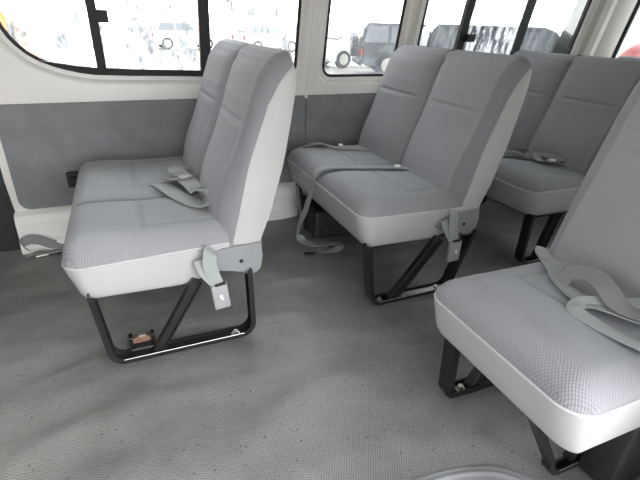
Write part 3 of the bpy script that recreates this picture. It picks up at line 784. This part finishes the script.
# ------------------------------------------------------------------ outside
def ground_mat():
    m, nt, b = newmat('wet_yard'); L = nt.links.new
    tc = N(nt, 'ShaderNodeTexCoord'); n = N(nt, 'ShaderNodeTexNoise', Scale=.5, Detail=8.0, Roughness=.65); L(tc.outputs['Object'], n.inputs['Vector'])
    cr = N(nt, 'ShaderNodeValToRGB'); L(n.outputs['Fac'], cr.inputs['Fac'])
    cr.color_ramp.elements[0].position = .35; cr.color_ramp.elements[0].color = (.14, .13, .115, 1)
    cr.color_ramp.elements[1].position = .65; cr.color_ramp.elements[1].color = (.28, .25, .21, 1)
    L(cr.outputs['Color'], b.inputs['Base Color']); b.inputs['Roughness'].default_value = .45
    return m
bm = bmesh.new(); bmesh.ops.create_grid(bm, x_segments=4, y_segments=4, size=120); o = struct(bobj('ground', bm, ground_mat())); o.location = (0, 60, -.70)
def car(name, label, cat, loc, rz, L_, Wd, paint, glass, lower, cabin, wr_=.32, wx=(.8, 3.6), spare=False, flare=True, lamps=((.6, .05, .05)), cladding=None):
    """lower, cabin: side outlines (x from tail to nose, z); cabin narrows upward; wheels at wx"""
    t = thing(name, loc, label, cat, None, rz)
    def loftbody(nm, poly, half, inset, zref, m, bev=.03):
        bm = bmesh.new()
        zs = [p[1] for p in poly]; zlo, zhi = min(zs), max(zs)
        f = lambda p: half-inset*max(0, (p[1]-zref))/(zhi-zref+1e-6)
        a = [bm.verts.new((x, -f((x, z)), z)) for x, z in poly]; b = [bm.verts.new((x, f((x, z)), z)) for x, z in poly]
        n = len(poly); fa = bm.faces.new(a); fb = bm.faces.new(b)
        for i in range(n): bm.faces.new((a[i], a[(i+1) % n], b[(i+1) % n], b[i]))
        bmesh.ops.bevel(bm, geom=list(fa.edges)+list(fb.edges), offset=bev, segments=3, affect='EDGES')
        return bobj(nm, bm, m, t, True, 40)
    bd = loftbody('body', lower, Wd/2, .05, .5, paint, .05)
    cb = loftbody('cabin', cabin, Wd/2-.03, .14, min(p[1] for p in cabin), paint, .04)
    # side glass
    zb, zt = min(p[1] for p in cabin)+.08, max(p[1] for p in cabin)-.09
    xs = sorted(p[0] for p in cabin if p[1] > zt-.15); x0, x1 = xs[0]+.05, xs[-1]-.05
    H = zt-zb
    n = 3 if x1-x0 > 2 else 2
    for s in (-1, 1):
        for k in range(n):
            a = x0+(x1-x0)*k/n+.05; b = x0+(x1-x0)*(k+1)/n-.05
            bm = bmesh.new()
            top = Wd/2-.03-.14*(zt-min(p[1] for p in cabin))/(max(p[1] for p in cabin)-min(p[1] for p in cabin)); bot = Wd/2-.03-.012
            vs = [bm.verts.new((x, s*(yy+.008), z)) for x, yy, z in ((a-(.15 if k == 0 else 0), bot, zb), (b+(.3 if k == n-1 else 0), bot, zb), (b, top, zt), (a, top, zt))]
            r = bm.faces.new(vs); ex = bmesh.ops.extrude_face_region(bm, geom=[r])
            for v in ex['geom']:
                if isinstance(v, bmesh.types.BMVert): v.co.y -= s*.02
            bobj('side_window', bm, glass, cb)
    bm = bmesh.new(); hx = min(p[0] for p in cabin if p[1] > zt-.15); lx = min(p[0] for p in cabin)
    box(bm, ((hx+lx)/2-.02, 0, (zb+zt)/2), (.03, Wd-.5, (zt-zb)*.8), Matrix.Rotation(math.atan2(hx-lx, zt-zb+.1), 3, 'Y'), .01)
    bobj('rear_window', bm, glass, cb)
    for x in wx:
        for s in (-1, 1):
            bm = bmesh.new(); cyl(bm, (x, s*(Wd/2-.10), wr_), (0, 1, 0), wr_, .22, 32)
            w = bobj('wheel', bm, M['rubber'], t, True, 40)
            bm = bmesh.new(); cyl(bm, (x, s*(Wd/2+.005), wr_), (0, 1, 0), wr_*.62, .02, 24)
            for k in range(5):
                a = 2*math.pi*k/5; box(bm, (x+math.cos(a)*wr_*.3, s*(Wd/2+.02), wr_+math.sin(a)*wr_*.3), (wr_*.5, .02, .05), Matrix.Rotation(-a, 3, 'Y'))
            bobj('rim', bm, M['steel'], w)
            if flare:
                bm = bmesh.new(); tube(bm, [(x+math.cos(a)*(wr_+.05), s*(Wd/2-.01), wr_+math.sin(a)*(wr_+.05)) for a in [math.pi*k/12 for k in range(13)]], .045, 8)
                bobj('wheel_arch', bm, cladding or paint, bd, True)
    for s in (-1, 1):
        bm = bmesh.new(); box(bm, (min(p[0] for p in lower)-.0, s*(Wd/2-.14), .78), (.05, .18, .22), None, .02); bobj('tail_lamp', bm, LAMP, bd)
    bm = bmesh.new(); box(bm, (min(p[0] for p in lower)-.04, 0, .45), (.14, Wd-.1, .2), None, .04, 3); bobj('bumper', bm, cladding or paint, bd, True)
    if spare:
        bm = bmesh.new(); cyl(bm, (min(p[0] for p in lower)-.16, .1, .95), (1, 0, 0), .36, .22, 36); w = bobj('spare_wheel', bm, M['rubber'], t, True, 40)
        bm = bmesh.new(); cyl(bm, (min(p[0] for p in lower)-.275, .1, .95), (1, 0, 0), .22, .02, 30); bobj('wheel_cover', bm, paint, w, True, 40)
    return t
LAMP = mat('red_lamp', (.75, .02, .015), .25)
WHITE = mat('white_car_paint', (.8, .8, .8), .3); GREY = mat('grey_car_paint', (.045, .05, .055), .35); DK = mat('dark_car_paint', (.03, .033, .037), .3)
CG = mat('car_glass', (.10, .11, .12), .15); CGL = mat('car_glass_pale', (.13, .14, .15), .15); RED = mat('red_car_paint', (.5, .02, .02), .3); ORG = mat('orange_paint', (.8, .2, .02), .5); SILV = mat('silver_car_paint', (.45, .46, .47), .3)
suv_low = [(0, .42), (.0, .95), (.06, 1.08), (3.2, 1.08), (4.1, 1.02), (4.35, .9), (4.4, .45), (4.2, .35), (.15, .35)]
suv_cab = [(.02, 1.04), (.10, 1.62), (.22, 1.74), (2.35, 1.74), (2.6, 1.66), (3.15, 1.06)]
sed_low = [(0, .4), (-.02, .85), (.12, .95), (1.0, .98), (3.2, .95), (4.2, .80), (4.4, .62), (4.4, .35), (4.2, .25), (.15, .25)]
sed_cab = [(.55, .93), (1.15, 1.36), (1.5, 1.43), (2.3, 1.43), (2.6, 1.38), (3.35, .94)]
hat_low = [(0, .4), (-.02, .90), (.08, .98), (3.0, .98), (3.8, .82), (3.95, .60), (3.95, .32), (3.8, .25), (.12, .25)]
hat_cab = [(.03, .95), (.38, 1.42), (.6, 1.50), (1.9, 1.50), (2.2, 1.44), (2.95, .96)]
car('parked_offroader', 'grey boxy off-roader with a spare wheel on its tail, parked outside', 'car', (8.3, 15.9, -.70), -.33, 4.4, 1.8, GREY, CGL, suv_low, suv_cab, .38, (.95, 3.5), spare=True)
car('parked_sedan', 'white sedan parked outside left of the grey off-roader', 'car', (7.7, 18.6, -.70), .1, 4.4, 1.75, WHITE, CG, sed_low, sed_cab, .34, (.85, 3.5), flare=False)
car('parked_suv', 'dark off-roader outside the sliding window beyond the middle bench', 'car', (6.3, 9.1, -.70), -.45, 4.4, 1.85, DK, CG, suv_low, suv_cab, .38, (.95, 3.5), spare=True)
car('parked_hatchback', 'red hatchback parked outside behind the rear window', 'car', (5.0, 3.0, -.70), .08, 4, 1.7, RED, CGL, hat_low, [(a, .95+(b-.95)*1.2) for a, b in hat_cab], .32, (.75, 3.1), flare=False)
car('parked_hatchback', 'white hatchback with red tail lamps, seen over the leftmost bench', 'car', (6.6, 27.5, -.70), .25, 4, 1.7, WHITE, CG, hat_low, hat_cab, .32, (.75, 3.1), flare=False)
car('parked_hatchback', 'silver hatchback parked far behind the poles', 'car', (2.0, 30, -.70), .1, 4, 1.7, SILV, CG, hat_low, hat_cab, .32, (.75, 3.1), flare=False)
# orange truck at the far left
t = thing('orange_truck', (-2.0, 8.0, -.70), 'orange vehicle blurred by the wet glass at the far left', 'truck')
bm = bmesh.new(); prism(bm, [(-1.5, .5), (-1.5, 2.3), (-1.2, 2.45), (.25, 2.45), (.55, 2.3), (.85, 1.5), (.95, .5)], -.9, .9, .05); cb = bobj('cab', bm, ORG, t, True, 40)
bm = bmesh.new(); prism(bm, [(-.9, 1.5), (-.9, 2.2), (.2, 2.2), (.55, 1.5)], -.915, -.905); bobj('side_window', bm, CG, cb)
for x in (-1.0, .45):
    for s in (-1, 1):
        bm = bmesh.new(); cyl(bm, (x, s*.8, .42), (0, 1, 0), .42, .24, 30); bobj('wheel', bm, M['rubber'], t, True, 40)
# fence and poles
POLE = mat('galvanised_pole', (.42, .44, .45), .5, .3)
t = thing('wire_fence', (4, 33, -.70), 'pale wire fence across the far side of the yard', 'fence')
for k in range(12):
    bm = bmesh.new(); cyl(bm, (-12+k*3.2, 0, 1.0), (0, 0, 1), .05, 2.0, 8); bobj('post', bm, POLE, t)
bm = bmesh.new()
for z in (.5, 1.0, 1.5, 1.95): tube(bm, [(-12, 0, z), (23.2, 0, z)], .025, 6)
bobj('rail', bm, POLE, t)
for i, (x, y, h, lb) in enumerate(((9.9, 37, 5.5, 'tall lamp pole with a round head beyond the fence'), (14.2, 41, 5, 'thin lamp pole with a side arm beyond the fence'), (5.4, 36, 4.5, 'short plain pole beyond the fence, left of the lamp poles'))):
    t = thing('lamp_pole', (x, y, -.70), lb, 'pole')
    bm = bmesh.new(); cyl(bm, (0, 0, h/2), (0, 0, 1), .09, h, 10, .05); bobj('pole', bm, POLE, t)
    bm = bmesh.new()
    if i == 0: bmesh.ops.create_uvsphere(bm, u_segments=12, v_segments=8, radius=.3, matrix=Matrix.Translation((0, 0, 2.2)))
    if i == 0: box(bm, (0, 0, 1.4), (.8, .3, .7), None, .05)
    if i == 1: tube(bm, [(0, 0, 3), (-.6, 0, 3.2), (-1.3, 0, 3.2)], .05, 6)
    if i == 2: box(bm, (0, 0, 1.3), (.3, .2, .9), None, .03)
    bobj('fitting', bm, POLE, t)

# ------------------------------------------------------------------ light
w = bpy.data.worlds.new('overcast'); S.world = w; w.use_nodes = True
nt = w.node_tree; bg = nt.nodes['Background']
L = nt.links.new
tc = N(nt, 'ShaderNodeTexCoord'); n = N(nt, 'ShaderNodeTexNoise', Scale=1.5, Detail=4.0); L(tc.outputs['Generated'], n.inputs['Vector'])
sx = N(nt, 'ShaderNodeVectorMath', operation='DOT_PRODUCT'); L(tc.outputs['Generated'], sx.inputs[0]); sx.inputs[1].default_value = (.72, .25, -.45)   # sky dimmed overhead and brightened towards the rear to balance the cabin light
gr = N(nt, 'ShaderNodeMapRange'); gr.inputs['From Min'].default_value = -.8; gr.inputs['From Max'].default_value = .7
gr.inputs['To Min'].default_value = .25; gr.inputs['To Max'].default_value = 3.2; L(sx.outputs['Value'], gr.inputs['Value'])
cr = N(nt, 'ShaderNodeValToRGB'); L(n.outputs['Fac'], cr.inputs['Fac'])
cr.color_ramp.elements[0].color = (.88, .93, 1, 1); cr.color_ramp.elements[1].color = (1, 1, 1, 1)
ml = N(nt, 'ShaderNodeMath', operation='MULTIPLY'); ml.inputs[1].default_value = 2.6; L(gr.outputs['Result'], ml.inputs[0])
L(cr.outputs['Color'], bg.inputs['Color']); L(ml.outputs[0], bg.inputs['Strength'])

# ------------------------------------------------------------------ camera
cam = bpy.data.cameras.new('camera'); co = bpy.data.objects.new('camera', cam); COL.objects.link(co); S.camera = co
cam.sensor_width = 36; cam.lens = 443.62/640*36; cam.clip_start = .02; cam.clip_end = 500
axes = ((0.9207708, -0.1466715, 0.3614811), (-0.3889389, -0.4167203, 0.8216269), (0.0301273, -0.8971241, -0.4407501))   # rows: world x, y, z; columns: right, down, forward
co.matrix_world = Matrix([[a[0], -a[1], -a[2], l] for a, l in zip(axes, (0, 0, 1.0))]+[[0, 0, 0, 1]])

S.view_settings.view_transform = 'Standard'; S.view_settings.look = 'None'; S.view_settings.gamma = 1
S.view_settings.use_curve_mapping = False; S.view_settings.exposure = 1.2
